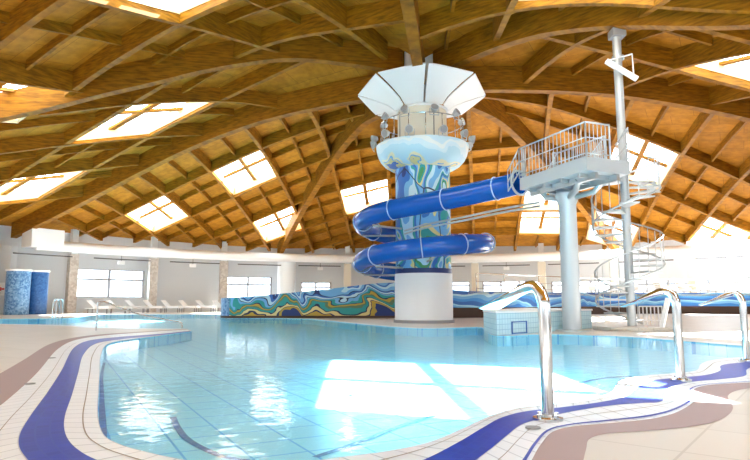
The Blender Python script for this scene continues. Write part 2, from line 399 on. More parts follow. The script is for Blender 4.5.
def runs(sec, ang, off, minor):
    d, n = fam(ang); out = []; cur = []
    t = -60.0
    while t < 60:
        p = Vector((TX, TY)) + n * off + d * t; r = (p - Vector((TX, TY))).length
        ok = r < RE - .3 and r > 2.2 and p.y > YCUT and sector_of(p.x, p.y) == sec
        if ok: ok = not any(inside(q, p, .12) for q in QUADS)
        if ok: cur.append(p)
        else:
            if len(cur) > 2: out.append(cur)
            cur = []
        t += .5
    if len(cur) > 2: out.append(cur)
    return out
for sec, (a1, v1, a2, v2, nm) in LAT.items():
    for fi, (a, vs, word) in enumerate(((a1, v1, 'purlin'), (a2, v2, 'rafter'))):
        k = 0
        vs = sorted(vs, key=abs)
        for v in vs:
            for rn in runs(sec, a, v, False):
                beam(rn, (.78 if fi else .74) if sec in (1, 2, 3, 4, 5) else .95, .26, 'roof_' + word, f'deep {word} in the {nm}, {ORD[k]} out from the tower', f'deep roof {word}s of the {nm}'); k += 1
        # lighter members half way between
        mids = [(x + y) / 2 for x, y in zip(sorted(v2 if fi else v1), sorted(v2 if fi else v1)[1:])]
        k = 0
        for v in sorted(mids, key=abs):
            for rn in runs(sec, a, v, True):
                if len(rn) < 4: continue
                beam(rn, .42, .14, 'roof_joist', f'slim joist along the {word}s, {nm}, {ORD[k]} out', f'slim roof joists along the {word}s of the {nm}'); k += 1

# roof boards with real openings at the skylights
pts2 = []; eds = []
for q in QUADS:
    o = len(pts2); pts2 += q; eds += [(o, o + 1), (o + 1, o + 2), (o + 2, o + 3), (o + 3, o)]
for k in range(90):
    pts2.append(Vector((TX + 38.0 * math.sin(k * PI / 45), TY + 38.0 * math.cos(k * PI / 45))))
nb = len(pts2) - 90; eds += [(nb + k, nb + (k + 1) % 90) for k in range(90)]
for ph, _, _ in RIBS:
    for s in range(1, 38): pts2.append(Vector((TX + s * math.sin(R(ph)), TY + s * math.cos(R(ph)))))
for a in range(-38, 39, 2):
    for b in range(-38, 39, 2):
        if a * a + b * b < 37 ** 2: pts2.append(Vector((TX + a + .013 * b, TY + b + .01 * a)))
rv, re_, rf, *_ = delaunay_2d_cdt(pts2, eds, [], 0, 1e-4)
vs = [(v.x, v.y, deck(v.x, v.y)) for v in rv]
fs = []
for f in rf:
    c = sum((rv[i] for i in f), Vector((0, 0))) / len(f)
    if c.y < YCUT or (c - Vector((TX, TY))).length > 38 or any(inside(q, c) for q in QUADS): continue
    fs.append(list(f))
struct(MB().add(vs, fs).build('ceiling', W_DECK))
# skylight units
def quad3(q, dz, a, b):
    p0 = q[0].lerp(q[1], a); p1 = q[3].lerp(q[2], a); p = p0.lerp(p1, b); zs = [deck(x.x, x.y) for x in q]
    z0 = zs[0] * (1 - a) + zs[1] * a; z1 = zs[3] * (1 - a) + zs[2] * a
    return Vector((p.x, p.y, z0 * (1 - b) + z1 * b + dz))
for s, q in zip(SKY, QUADS):
    c = quad3(q, 0, .5, .5)
    if s[3]: t = thing('skylight', s[3], 'skylight', c, 'skylights in the timber roof')
    else:
        t = bpy.data.objects.new('window_%d' % (40 + SKY.index(s)), None); COL.objects.link(t); t.location = c; struct(t)  # these window names belong to the unseen skylights added for light
    m = MB(); 
    cor = [(0, 0), (1, 0), (1, 1), (0, 1)]
    for i in range(4):
        a = cor[i]; b = cor[(i + 1) % 4]; p = [quad3(q, -.58, *a), quad3(q, -.58, *b), quad3(q, .12, *b), quad3(q, .12, *a)]
        cc = c - p[0]; nn = (p[1] - p[0]).cross(Vector((0, 0, 1))).normalized()
        if nn.dot(c - p[0]) < 0: nn = -nn
        pin = [x + nn * .17 for x in p]
        m.add(p + pin, [(0, 1, 2, 3), (7, 6, 5, 4), (0, 4, 5, 1), (1, 5, 6, 2), (2, 6, 7, 3), (3, 7, 4, 0)])
    m.build('curb', CURB, t)
    fr = MB()
    for (a, b) in (((0, 0), (1, 0)), ((1, 0), (1, 1)), ((1, 1), (0, 1)), ((0, 1), (0, 0)), ((.5, 0), (.5, 1)), ((0, .5), (1, .5))):
        fr.bar(quad3(q, -.08, *a), quad3(q, -.08, *b), (.30 if .5 in a + b else .24), .14)
    fr.build('frame', W_BEAM, t)
    for a in (0, .5):
        for b in (0, .5):
            MB().add([quad3(q, .06, a + .02 + .115 * i, b + .02 + .115 * j) for j in range(5) for i in range(5)], [(5 * j + i, 5 * j + i + 1, 5 * j + i + 6, 5 * j + i + 5) for j in range(4) for i in range(4)]).build('pane', SKYGLASS, t)

# ------------------------------------------------------------------ ground, pool
ROWS = '''192,331 190.5,331.6 190,331 188,329.5 187,329
165,335 162,335.2 162,333.8 150,332 148,331.5
130,339.5 125,339.2 122,336.8 105,335.5 100,334.5
108,344 97,343.5 90,340.5 76,340 70,338.5
101,355 84,354 74,348 58,349 48,345
99.5,375 78,374 62,370 38,372 22,361
98.5,395 72,395 48,392 10,398 -15,382
98,415 65,416 30,417 -25,425 -60,405
103,434 65,433 19,438 -50,450 -100,430
118,444 75,448 24,456 -60,480 -120,465
145,452 100,462 50,475 -40,515 -110,510
190,461 160,480 130,500 60,560 20,580
260,467 260,490 260,510 260,570 260,600
330,459 370,480 390,496 440,540 470,570
390,451 425,460 460,470 505,490 560,500
430,442 460,442 490,450 527,468 580,470
460,430 485,427 507,436 540,446 586,450
490,416 502,418 522,425 553,432 590,439
520,407 525,412 545,418 575,426.5 610,433.5
560,403.5 560,408 580,410.5 615,423 650,431
595,399 598,403 615,405.5 655,418.5 700,425.5
613,391 625,397 642,403.5 680,411 724,418
620,381.5 636,389 662,401.5 695,400 733,408
643,376 650,381.5 668,389 694,390 728,396
672,373.5 677,378 690,382.5 706,385.8 740,390
696,370.5 705,375.5 722,379.5 735,383.5 765,387
701,364 720,371 745,376 770,381 790,384
713,360 722,365.5 748,369 785,375 810,379
740,357.5 745,362.5 770,364 800,370 830,374
800,354 800,358 810,360 830,365 860,369'''
rows = [[tuple(map(float, c.split(','))) for c in l.split()] for l in ROWS.split('\n')]
CUR = [crom([fl(*r_[k]) for r_ in rows], 8) for k in range(5)]
FAR = [(830, 352.5), (845, 351), (830, 350), (790, 348.5), (750, 346.5), (700, 342.5), (650, 338.5), (620, 336.5), (590, 335.5), (560, 334.5), (530, 335), (497, 336), (487, 332), (482, 327.5), (465, 327.5), (440, 328.5), (420, 328.5), (400, 327.5), (375, 325.5), (350, 323), (330, 321), (310, 319.2), (280, 318.3), (240, 318), (224, 316.5), (215, 314.8), (160, 314.6), (100, 315), (80, 317.5), (60, 318.5), (0, 319), (-60, 319.5), (-70, 322), (-60, 325), (0, 324), (70, 325.5), (100, 327.5), (150, 328.5), (185, 328.8)]
FARC = crom([fl(*p) for p in FAR], 3)
POOL = CUR[0] + FARC
PD = -.30
def fill(loops, z, name, m):
    bm = bmesh.new(); es = []
    for lp in loops:
        vv = [bm.verts.new((p[0], p[1], z)) for p in lp]
        for i in range(len(vv)): es.append(bm.edges.new((vv[i], vv[(i + 1) % len(vv)])))
    bmesh.ops.triangle_fill(bm, use_beauty=True, use_dissolve=False, edges=es, normal=(0, 0, 1))
    for f in bm.faces:
        if f.normal.z < 0: f.normal_flip()
    me = bpy.data.meshes.new(name); bm.to_mesh(me); bm.free(); me.materials.append(m)
    o = bpy.data.objects.new(name, me); COL.objects.link(o); return o
outer = [pol(39.5, a) for a in range(-180, 180, 6)]
struct(fill([outer, POOL], 0, 'floor', DECKT))
struct(fill([POOL], PD, 'pool_floor', POOLT))
struct(fill([POOL], -.02, 'pool_water', WATER))
mb = MB(); n = len(POOL)
mb.add([(p.x, p.y, PD) for p in POOL] + [(p.x, p.y, 0) for p in POOL], [[i, (i + 1) % n, n + (i + 1) % n, n + i] for i in range(n)])
struct(mb.build('pool_wall', POOLT))
def navyline(a, b):
    return strip([CUR[0][i] + (CUR[0][i] - CUR[1][i]).normalized() * .02 + Vector((0, 0, 0)) for i in range(a, b)], [CUR[0][i] + (CUR[0][i] - CUR[1][i]).normalized() * .10 for i in range(a, b)], PD + .01, 'trim_%d' % (12 + a), PTRIM)
def strip(a, b, z, name, m, uvscale=1):
    mb = MB(); L = 0
    for i in range(len(a) - 1):
        w = (b[i] - a[i]).length; w2 = (b[i + 1] - a[i + 1]).length; dl = ((a[i + 1] - a[i]).length + (b[i + 1] - b[i]).length) / 2
        mb.add([(a[i].x, a[i].y, z), (a[i + 1].x, a[i + 1].y, z), (b[i + 1].x, b[i + 1].y, z), (b[i].x, b[i].y, z)], [(0, 1, 2, 3)])
        mb.uv[len(mb.f) - 1] = [(L, 0), (L + dl, 0), (L + dl, w2), (L, w)]
        L += dl
    return struct(mb.build(name, m))
def strip_nomerge(*a): return strip(*a)
navyline(28, 110); navyline(111, 180)
strip(CUR[0], CUR[1], .004, 'trim_1', COPT)
strip(CUR[1], CUR[2], .006, 'trim_2', MOSB)
strip(CUR[2], CUR[3], .004, 'trim_3', COPT)
strip(CUR[3], CUR[4], .003, 'trim_4', PURP)
def mix(a, b, t): return [x.lerp(y, t) for x, y in zip(a, b)]
GROUT = mat('grate_line', (.30, .25, .20), .6)
strip(mix(CUR[0], CUR[1], .44), mix(CUR[0], CUR[1], .48), .008, 'trim_5', GROUT)
strip(mix(CUR[2], CUR[3], .38), mix(CUR[2], CUR[3], .40), .008, 'trim_6', GROUT)
strip(mix(CUR[2], CUR[3], .82)[118:], mix(CUR[2], CUR[3], .90)[118:], .008, 'trim_7', MOSB)
# nosing lines of the steps on the pool floor
k = 1
for ln_ in ([(173, 417), (178, 428), (190, 441), (222, 456), (260, 462)], [(315, 457), (345, 447), (375, 436), (400, 426), (425, 418), (445, 413)], [(556, 392), (572, 385), (590, 380.5), (610, 377.5), (632, 376)]):
    pts = crom([fl(p[0], p[1], PD + .005) for p in ln_], 6)
    nn_ = [(pts[min(i + 1, len(pts) - 1)] - pts[max(i - 1, 0)]).normalized() for i in range(len(pts))]
    a = [p - Vector((-v.y, v.x, 0)) * .035 for p, v in zip(pts, nn_)]; b = [p + Vector((-v.y, v.x, 0)) * .035 for p, v in zip(pts, nn_)]
    strip(a, b, PD + .005, 'trim_%d' % (7 + k), PTRIM); k += 1
# white skirting of the far pool rim
inn = [p.copy() for p in FARC]; 
outr = []
for i, p in enumerate(FARC):
    d = FARC[min(i + 1, len(FARC) - 1)] - FARC[max(i - 1, 0)]; nr = Vector((d.y, -d.x, 0)).normalized(); outr.append(p + nr * .45)
strip(inn, outr, .004, 'trim_11', COPT)

# ------------------------------------------------------------------ perimeter walls, columns, windows
COLS = [-62.5, -51.7, -40.3, -29.3, -18.9, -8.5, 2.5, 13.5, 24.5, 35.6, 46.6, 57.5, 68.5, 80] + [80 + 11.6786 * k for k in range(1, 19)] + [297.5]
WINS = {**{k: (.25, .75, 1.0, 3.2, 3) for k in range(13, 31)}, 1: (.10, .96, 1.35, 3.95, 2), 3: (.08, .80, 1.35, 3.6, 2), 4: (.28, .75, 1.6, 3.1, 2), 6: (.1, .9, 2.0, 3.2, 3), 7: (.1, .9, 2.0, 3.2, 3), 8: (.1, .9, 1.9, 3.1, 3), 9: (.1, .9, 1.9, 3.1, 3), 10: (.1, .9, 1.9, 3.1, 3), 11: (.1, .9, 1.9, 3.1, 3)}  # leading group: unseen windows behind the camera, added for daylight and steel reflections
RW = 38.0
def wallpt(i, u, z, r=RW):
    a = pol(r, COLS[i]); b = pol(r, COLS[i + 1]); p = a.lerp(b, u); return Vector((p.x, p.y, z))
walls = {'wall_left': (0, 4), 'wall_back': (4, 9), 'wall_right': (9, 13), 'wall_front': (13, 32)}
wn = 1
WLAB = {}
for nm, (i0, i1) in walls.items():
    m = MB()
    for i in range(i0, i1):
        w = WINS.get(i)
        def panel(u0, u1, z0, z1):
            K = 6
            for k in range(K):
                a = u0 + (u1 - u0) * k / K; b = u0 + (u1 - u0) * (k + 1) / K
                def zt(u):
                    p = wallpt(i, u, 0); return deck(p.x, p.y) if z1 is None else z1
                q = [wallpt(i, a, z0), wallpt(i, b, z0), wallpt(i, b, zt(b)), wallpt(i, a, zt(a))]
                qo = [wallpt(i, a, z0, RW + .3), wallpt(i, b, z0, RW + .3), wallpt(i, b, zt(b), RW + .3), wallpt(i, a, zt(a), RW + .3)]
                m.add(q + qo, [(0, 1, 2, 3), (7, 6, 5, 4), (0, 4, 5, 1), (1, 5, 6, 2), (2, 6, 7, 3), (3, 7, 4, 0)])
        if w is None: panel(0, 1, 0, None)
        else:
            u0, u1, z0, z1, nc = w
            panel(0, u0, 0, None); panel(u1, 1, 0, None); panel(u0, u1, 0, z0); panel(u0, u1, z1, None)
            f = MB(); B = .09
            for u in [u0 + (u1 - u0) * k / nc for k in range(nc + 1)]: f.bar(wallpt(i, u, z0, RW + .1), wallpt(i, u, z1, RW + .1), .2)
            for z in (z0, z0 + (z1 - z0) * .64, z1): f.bar(wallpt(i, u0, z, RW + .1), wallpt(i, u1, z, RW + .1), .12, .17)
            fo = struct(f.build('window_%d' % wn, GREY)); wn += 1
            MB().add([wallpt(i, u0, z0, RW + .1), wallpt(i, u1, z0, RW + .1), wallpt(i, u1, z1, RW + .1), wallpt(i, u0, z1, RW + .1)], [(0, 1, 2, 3)]).build('window_pane', SKYGLASS, fo)
    struct(m.build(nm, WALL))
ci = 0
for i, ph in enumerate(COLS[:13]):
    d = R(-ph)
    p = pol(36.4, ph)
    ztop = deck(*pol(36.4, ph).xy) - .2
    if ph == -18.9:
        m = MB(); m.cyl((0, 0, 0), .95, 0, 5.3); m.cyl((0, 0, 0), 1.05, 5.3, 5.6); o = MB()
        m.v = [v + Vector((p.x, p.y, 0)) for v in m.v]
        tag(m.build('round_column', WHITE, loc=(p.x, p.y, 0)), 'thick round white column under the end of a timber arch', 'column')
    else:
        m = MB().box((p.x, p.y, 2.55), (.75, .55, 5.1), rz=d)
        left = ph < -20
        lab = {-62.5: 'stone column beyond the left edge', -51.7: 'speckled stone column left of the wide two-row window', -40.3: 'speckled stone column right of the wide two-row window', -29.3: 'speckled stone column above the left tip of the mural wall'}.get(ph, f'pale square column of the rear wall, {ORD[ci]} right of the round column')
        if not left: ci += 1
        t = thing('wall_column', lab, 'column', (p.x, p.y, 0), 'square columns along the perimeter wall')
        MB().box((p.x, p.y, (5.1 + ztop) / 2), (.5, .5, ztop - 5.1), rz=d).build('upper_stub', WHITE, t)
        m.build('shaft', MARBLE if left else CREAM, t); 0 and tag(None, lab, 'column', 'square columns along the perimeter wall')
# white duct along the whole perimeter
DR = 34.9
dp = [pol(DR, a, 5.55) for a in [x * 1.0 for x in range(-58, 81)]]
t = thing('air_duct', 'long round white air duct running along the perimeter wall under the roof', 'duct', dp[0])
MB().tube(dp, .44, 16).build('duct_pipe', PLASW, t)
m = MB(); m.box(pol(DR, -57.0, 6.05), (2.6, 1.5, 1.5), rz=R(57)).build('duct_box', PLASW, t)
ka = 0
for i in range(12):
    a = COLS[i] + 1.5; b = COLS[i + 1] - 1.5
    m = MB().tube([pol(34.6, a + (b - a) * k / 8, 4.72) for k in range(9)], .05, 8)
    cab = m.build('cable_tray', DGREY, t)
for a, lab in ((-46, 'small white lamp under the duct above the wide left window'), (-35, 'small white lamp under the duct over the plain wall panel'), (-13.5, 'small white lamp under the duct right of the round column'), (19, 'small white lamp under the duct left of the platform post'), (30, 'small white lamp under the duct right of the platform post'), (52, 'small white lamp under the duct near the right edge')):
    p = pol(34.9, a, 4.45); t2 = thing('wall_lamp', lab, 'lamp', p, 'small lamps under the duct')
    MB().box(p, (.55, .3, .3), rz=R(-a)).build('lamp_housing', PLASW, t2)
    MB().bar(p + Vector((0, 0, .15)), p + Vector((0, 0, .62)), .06).build('hanger', GREY, t2)

# left end: pier with sign, shower cabins
m = MB().box((-33.3, 47.0, 2.7), (9.0, .8, 5.4)); struct(m.build('wall_pier', WALL))
sp = at(4.5, 289, 46.52)
t = thing('wall_sign', 'white sign with red marks on the pale wall at the left edge', 'sign', sp)
MB().box(sp, (1.0, .05, 1.0)).build('sign_board', PLASW, t)
m = MB()
for dx, w, h in ((-.28, .10, .28), (-.10, .22, .12), (.18, .10, .30), (.33, .07, .30)): m.box(sp + Vector((dx, -.035, .0)), (w, .02, h))
m.build('red_marks', RED, t)
for px, Y, r, zt, mm, lab in ((19.5, 45.3, .84, 3.3, SHOWER, 'round blue mosaic shower cabin, light speckled front one'), (39.5, 47.0, .72, 3.3, SHOWER2, 'darker blue shower cabin right of the speckled one')):
    x = (px - 375) / FPX * Y * 1.0; c = Vector((x, Y, 0)); t = thing('shower_cabin', lab, 'shower', c, 'blue shower cabins at the left wall')
    MB().lathe([(0, 0), (r, 0), (r, zt), (0, zt)], c).build('cabin_wall', mm, t)
    MB().lathe([(0, zt), (r + .06, zt), (r + .06, zt + .14), (0, zt + .14)], c).build('cabin_rim', PLASW, t)

# ------------------------------------------------------------------ loungers
def lounger(p, rz, lab, group):
    t = thing('sun_lounger', lab, 'sun lounger', p, group)
    M = Matrix.Rotation(rz, 3, 'Z')
    def P(x, y, z): return Vector(p) + M @ Vector((x * 1.12, y * 1.1, z * 1.25))
    m = MB(); m.bar(P(-.32, -.95, .34), P(-.32, .95, .34), .06); m.bar(P(.32, -.95, .34), P(.32, .95, .34), .06); m.bar(P(-.32, -.95, .34), P(.32, -.95, .34), .06); m.build('frame', PLASW, t)
    MB().bar(P(0, -.95, .42), P(0, .25, .42), .66, .16).build('seat', PLASW, t)
    MB().bar(P(0, .25, .40), P(0, .85, .88), .66, .07).build('backrest', PLASW, t)
    for x in (-.3, .3):
        for y in (-.8, .7): MB().bar(P(x, y, 0), P(x, y, .34), .06).build('leg', GREY, t)
n_l = 9
for k in range(n_l):
    a = -50 + k * 2.75
    lounger(pol(33.4, a), R(-a) + R(35), f'white sun lounger by the left wall, {ORD[k]} from the shower cabins', 'white loungers along the left wall')
# ------------------------------------------------------------------ mural barrier and terrace
MP = [(-9.75, 37.6), (-9.3, 36.5), (-8.2, 36.1), (-6, 36.2), (-3, 36.3), (1.2, 36.3), (5, 36.6), (8, 38), (13, 43), (18, 47.2), (23, 49.2), (28, 48), (33.5, 43.6), (36.5, 39)]
MZ = [1.2, 1.22, 1.27, 1.45, 1.75, 2.15, 1.7, 1.6, 1.65, 1.68, 1.7, 1.7, 1.7, 1.7]
mp = crom([(a, b, c) for (a, b), c in zip(MP, MZ)], 8)
def wallstrip(pts, zb, zt, th):
    m = MB(); rows = []
    for i, p in enumerate(pts):
        d = pts[min(i + 1, len(pts) - 1)] - pts[max(i - 1, 0)]; nr = Vector((-d.y, d.x, 0)).normalized() * th
        a = zb(p); b = zt(p)
        rows.append([Vector((p.x, p.y, a)), Vector((p.x, p.y, b)), Vector((p.x, p.y, b)) + nr, Vector((p.x, p.y, a)) + nr])
    k = len(rows); m.add([v for r_ in rows for v in r_], [[4 * a + j, 4 * a + (j + 1) % 4, 4 * a + 4 + (j + 1) % 4, 4 * a + 4 + j] for a in range(k - 1) for j in range(4)] + [[0, 1, 2, 3], [4 * k - 4 + j for j in (3, 2, 1, 0)]])
    return m
li = 8 * 5
t = thing('mural_wall', 'low rising wall with blue, teal and ochre mural, left of the tower', 'wall', (mp[0].x, mp[0].y, 0))
wallstrip(mp[12:li + 1], lambda p: .14, lambda p: p.z, .35).build('painted_panel', M_LEFT, t)
wallstrip(mp[:13], lambda p: .14, lambda p: p.z, .35).build('tiled_end', SHOWER, t)
wallstrip(mp[:li + 1], lambda p: 0, lambda p: .14, .38).build('dark_base', BROWN, t)
t = thing('mural_wall', 'long wall with blue wave mural behind the platform post, right of the tower', 'wall', (mp[li].x, mp[li].y, 0))
wallstrip(mp[li:], lambda p: .62, lambda p: p.z, .35).build('painted_panel', M_RIGHT, t)
wallstrip(mp[li:], lambda p: 0, lambda p: .62, .38).build('dark_base', BROWN, t)
ter = [p.copy() for p in mp[li + 10:]] + [pol(37.9, a) for a in range(74, 8, -4)]
struct(MB().prism([(p.x, p.y) for p in ter], 1.45, 1.6).build('terrace_floor', DECKT))
# terrace railing
t = thing('terrace_railing', 'thin steel railing along the top of the blue wave wall', 'railing', (mp[56].x, mp[56].y, 1.7))
rp = mp[li + 12:-6]
off = []
for i, p in enumerate(rp):
    d = rp[min(i + 1, len(rp) - 1)] - rp[max(i - 1, 0)]; off.append(p + Vector((-d.y, d.x, 0)).normalized() * .17)
for h, nm in ((1.15, 'top_rail'), (.62, 'middle_rail'), (.2, 'bottom_rail')):
    MB().tube([(p.x, p.y, p.z + h) for p in off], .03 if h > 1 else .018, 8).build(nm, STEEL, t)
for p in off[::5]: MB().tube([(p.x, p.y, p.z - .02), (p.x, p.y, p.z + 1.15)], .03, 8).build('post', STEEL, t)
for k in range(8):
    a = 33 + k * 3.3
    lounger(pol(34.6, a, 1.6), R(-a) + PI, f'white sun lounger on the right terrace, {ORD[k]} from the stair side', 'white loungers on the terrace')
sp = pol(37.75, 55.2, 3.35); t = thing('terrace_sign', 'small pale sign with red marks on the right rear wall', 'sign', sp)
MB().box(sp, (1.5, .06, .7), rz=R(-55.2)).build('sign_board', PLASW, t)
m = MB()
for dx in (-.5, -.25, .05, .3, .5): m.box(sp + Matrix.Rotation(R(-55.2), 3, 'Z') @ Vector((dx, -.05, 0)), (.16, .03, .3), rz=R(-55.2))
m.build('red_marks', RED, t)

# ------------------------------------------------------------------ tower
t = thing('slide_tower', 'round tower with white base, painted shaft and crown of white petals', 'tower', T)
def L(prof, nm, m, n=64): return MB().lathe(prof, T, n).build(nm, m, t)
L([(0, 0), (1.46, 0), (1.46, .14), (0, .14)], 'plinth', GREY)
L([(0, .14), (1.39, .14), (1.39, 2.32), (0, 2.32)], 'base_drum', WHITE)
L([(0, 2.32), (1.36, 2.32), (1.36, 2.55), (0, 2.55)], 'navy_collar', NAVY)
L([(0, 2.55), (1.34, 2.55), (1.34, 7.45), (0, 7.45)], 'painted_shaft', M_SHAFT)
L([(1.3, 7.42), (1.36, 7.43), (1.62, 7.5), (1.88, 7.66), (2.08, 7.88), (2.2, 8.12), (2.27, 8.4), (2.29, 8.6), (2.2, 8.62), (0, 8.6)], 'flared_bowl', M_BOWL)
L([(0, 8.6), (1.22, 8.6), (1.22, 10.45), (0, 10.45)], 'lamp_drum', CREAM)
L([(1.2, 10.36), (1.3, 10.36), (1.3, 10.46), (1.2, 10.46)], 'petal_ring', WHITE)
L([(0, 10.3), (.87, 10.3), (.87, 14.2), (0, 14.2)], 'upper_shaft', WHITE)
for k in range(4):
    a = PI * k / 2 + .4
    MB().box(T + Vector((1.225 * math.cos(a), 1.225 * math.sin(a), 9.45)), (.02, .04, 1.6), rz=a).build('drum_seam', DGREY, t)
for k in range(8):
    m = MB(); g = R(1.3); a0 = -PI / 2 + k * PI / 4 + g; a1 = -PI / 2 + (k + 1) * PI / 4 - g
    NU, NV = 6, 6; grid = []
    for sgn in (0, 1):
        for v in range(NV + 1):
            f = v / NV; r = 1.27 + f * 1.78; z = 10.48 + .77 * (f ** .62)
            shrink = (1 - f) * R(.4)
            for u in range(NU + 1):
                a = a0 + shrink + (a1 - a0 - 2 * shrink) * u / NU
                rr = r * (1 / math.cos(a - (a0 + a1) / 2) * math.cos(PI / 8) * 1.0 if v == NV else 1) if False else r * (math.cos(PI / 8) / math.cos(a - (a0 + a1) / 2)) * 1.06
                grid.append(T + Vector((rr * math.cos(a), rr * math.sin(a), z - .38 * f * math.sin(a) + (.05 if sgn else 0))))
    W = NU + 1; H = (NV + 1) * W; fs = []
    for v in range(NV):
        for u in range(NU):
            i = v * W + u; fs += [[i, i + 1, i + W + 1, i + W], [H + i, H + i + W, H + i + W + 1, H + i + 1]]
    for u in range(NU): fs += [[u, H + u, H + u + 1, u + 1], [NV * W + u, NV * W + u + 1, H + NV * W + u + 1, H + NV * W + u]]
    for v in range(NV): fs += [[v * W, v * W + W, H + v * W + W, H + v * W], [v * W + NU, H + v * W + NU, H + v * W + W + NU, v * W + W + NU]]
    m.add(grid, fs, True); m.build('petal', PLASW, t)
# rim railing
MB().tube([T + Vector((2.05 * math.cos(a * PI / 24), 2.05 * math.sin(a * PI / 24), 9.75)) for a in range(48)], .025, 8, closed=True).build('rim_rail', STEEL, t)
for k in range(16):
    a = k * PI / 8; MB().tube([T + Vector((2.05 * math.cos(a), 2.05 * math.sin(a), 8.7)), T + Vector((2.05 * math.cos(a), 2.05 * math.sin(a), 9.75))], .02, 8).build('rim_post', STEEL, t)
def flood(a, r, z, up, lab):
    c = T + Vector((r * math.cos(a), r * math.sin(a), z)); f = thing('floodlight', lab, 'floodlight', c, 'floodlights around the tower crown')
    out = Vector((math.cos(a), math.sin(a), up)).normalized(); side = Vector((-math.sin(a), math.cos(a), 0))
    MB().tube([c - out * .16, c - out * .02, c + out * .12], [.10, .17, .20], 14).build('lamp_housing', GALVL, f)
    MB().tube([c + out * .121, c + out * .13], [.17, .17], 14).build('lens', GREY, f)
    m = MB(); m.bar(c - side * .22, c - side * .22 - Vector((0, 0, .3)), .03); m.bar(c + side * .22, c + side * .22 - Vector((0, 0, .3)), .03); m.bar(c - side * .22 - Vector((0, 0, .3)), c + side * .22 - Vector((0, 0, .3)), .04); m.build('bracket', GALV, f)
ANG = [-90 + x for x in (-155, -125, -100, -75, -48, -18, 18, 48, 75, 100, 125, 155)]
for k, a in enumerate(ANG):
    flood(R(a), 2.46, 8.85 , -.25, f'grey floodlight on the blue bowl rim, {ORD[k]} counting clockwise from behind')
for k, a in enumerate([-90 + x for x in (-110, -68, -28, 12, 50, 95)]):
    flood(R(a), 2.0, 9.95, .5, f'grey floodlight on the rail under the petals, {ORD[k]} from the left')

# ------------------------------------------------------------------ slide
t = thing('water_slide', 'dark blue tube slide coiling around the painted tower shaft', 'water slide', T)
HR = 2.98; TR = .45
A0 = -126.7
ent = [Vector((5.62, 22.55, 5.58)), Vector((5.1, 23.15, 5.53)), Vector((3.6, 24.2, 5.36)), Vector((2.0, 25.27, 5.2))]
hel = []
for k in range(0, 55):
    a = R(A0 - k * 8.9)
    hel.append(T + Vector((HR * math.cos(a), HR * math.sin(a), 5.06 - k * 8.9 / 360 * 1.9)))
path = crom(ent + hel[:2], 5)[:-6] + hel
m = MB(); m.tube(path, TR, 22, cap=False); m.tube(path, TR - .035, 22, cap=False)
m.build('slide_tube', BLUE, t)
def ring(i, r0, w, nm, mm):
    p = path[i]; d = (path[min(i + 1, len(path) - 1)] - path[max(i - 1, 0)]).normalized()
    MB().tube([p - d * w, p + d * w], r0, 24, cap=True).build(nm, mm, t)
SL = mat('slide_flange', (.42, .60, .85), .3)
for i in (6, 12, 19, 25, 30, 36, 42, 48, 53, 57, 62, 67, 71):
    if i < len(path):
        p = path[i]; d = (path[i + 1 if i + 1 < len(path) else i] - path[i - 1]).normalized()
        u = Vector((0, 0, 1)); x = d.cross(u).normalized(); u = x.cross(d)
        MB().tube([p + (x * math.cos(k * PI / 12) + u * math.sin(k * PI / 12)) * (TR + .02) for k in range(24)], .026, 6, closed=True).build('joint_flange', SL, t)
p = path[0]; d = (path[1] - path[0]).normalized(); u = Vector((0, 0, 1)); x = d.cross(u).normalized(); u = x.cross(d)
MB().tube([p + (x * math.cos(k * PI / 14) + u * math.sin(k * PI / 14)) * (TR + .03) for k in range(28)], .045, 8, closed=True).build('entry_rim', GALVL, t)
for i in (22, 27, 32, 38, 56, 62, 68):
    if i < len(path):
        p = path[i]; c = Vector((T.x, T.y, p.z - .55)); q = Vector((p.x, p.y, p.z - TR - .05))
        MB().tube([c, q], .05, 8).build('support_arm', GALV, t)
        MB().tube([q, p - Vector((0, 0, TR - .03))], .05, 8).build('support_strut', GALV, t)
for dz in (-.10, -.24):
    MB().tube(crom([Vector((6.1, 21.6, 4.75 + dz)), Vector((5.0, 23.0, 4.72 + dz)), Vector((3.6, 24.6, 4.6 + dz)), Vector((2.2, 26.2, 4.5 + dz)), Vector((1.4, 27.5, 4.4 + dz))], 6), .045, 8).build('feed_pipe', GALVL, t)

# ------------------------------------------------------------------ start platform
PB = 5.0
pa = fl(520, 189, PB) if False else None
def atz(px, py, z):
    d = ray(px, py); k = (z - CAMZ) / d.z; return Vector((d.x * k, d.y * k, z))
A = atz(520, 190, PB); B = atz(587, 170, PB); C = atz(608, 180, PB)
ux = (B - A).normalized(); Lp = (B - A).length; w_ = C - B; uy = Vector((-ux.y, ux.x, 0));
if uy.dot(w_) < 0: uy = -uy
Wp = max(1.7, abs(w_.dot(uy)))
def PP(s, d, z): return A + ux * s * Lp + uy * d * Wp + Vector((0, 0, z - PB))
base = fl(569, 331); 
t = thing('slide_platform', 'galvanised start platform on one steel post with barred railings', 'platform', base)
MB().add([PP(0, 0, PB), PP(1, 0, PB), PP(1, 1, PB), PP(0, 1, PB), PP(0, 0, PB + .42), PP(1, 0, PB + .42), PP(1, 1, PB + .42), PP(0, 1, PB + .42)], [(0, 1, 2, 3), (7, 6, 5, 4), (0, 4, 5, 1), (1, 5, 6, 2), (2, 6, 7, 3), (3, 7, 4, 0)]).build('deck_frame', GALVL, t)
m = MB()
for s in (.12, .37, .62, .87): m.bar(PP(s, .04, PB - .06), PP(s, .96, PB - .06), .1, .14)
for d in (.25, .75): m.bar(PP(.02, d, PB - .12), PP(.98, d, PB - .12), .12, .2)
m.build('under_beams', GALV, t)
pc = PP(.5, .5, 0); pc = Vector((base.x * .6 + pc.x * .4, base.y * .6 + pc.y * .4, 0))
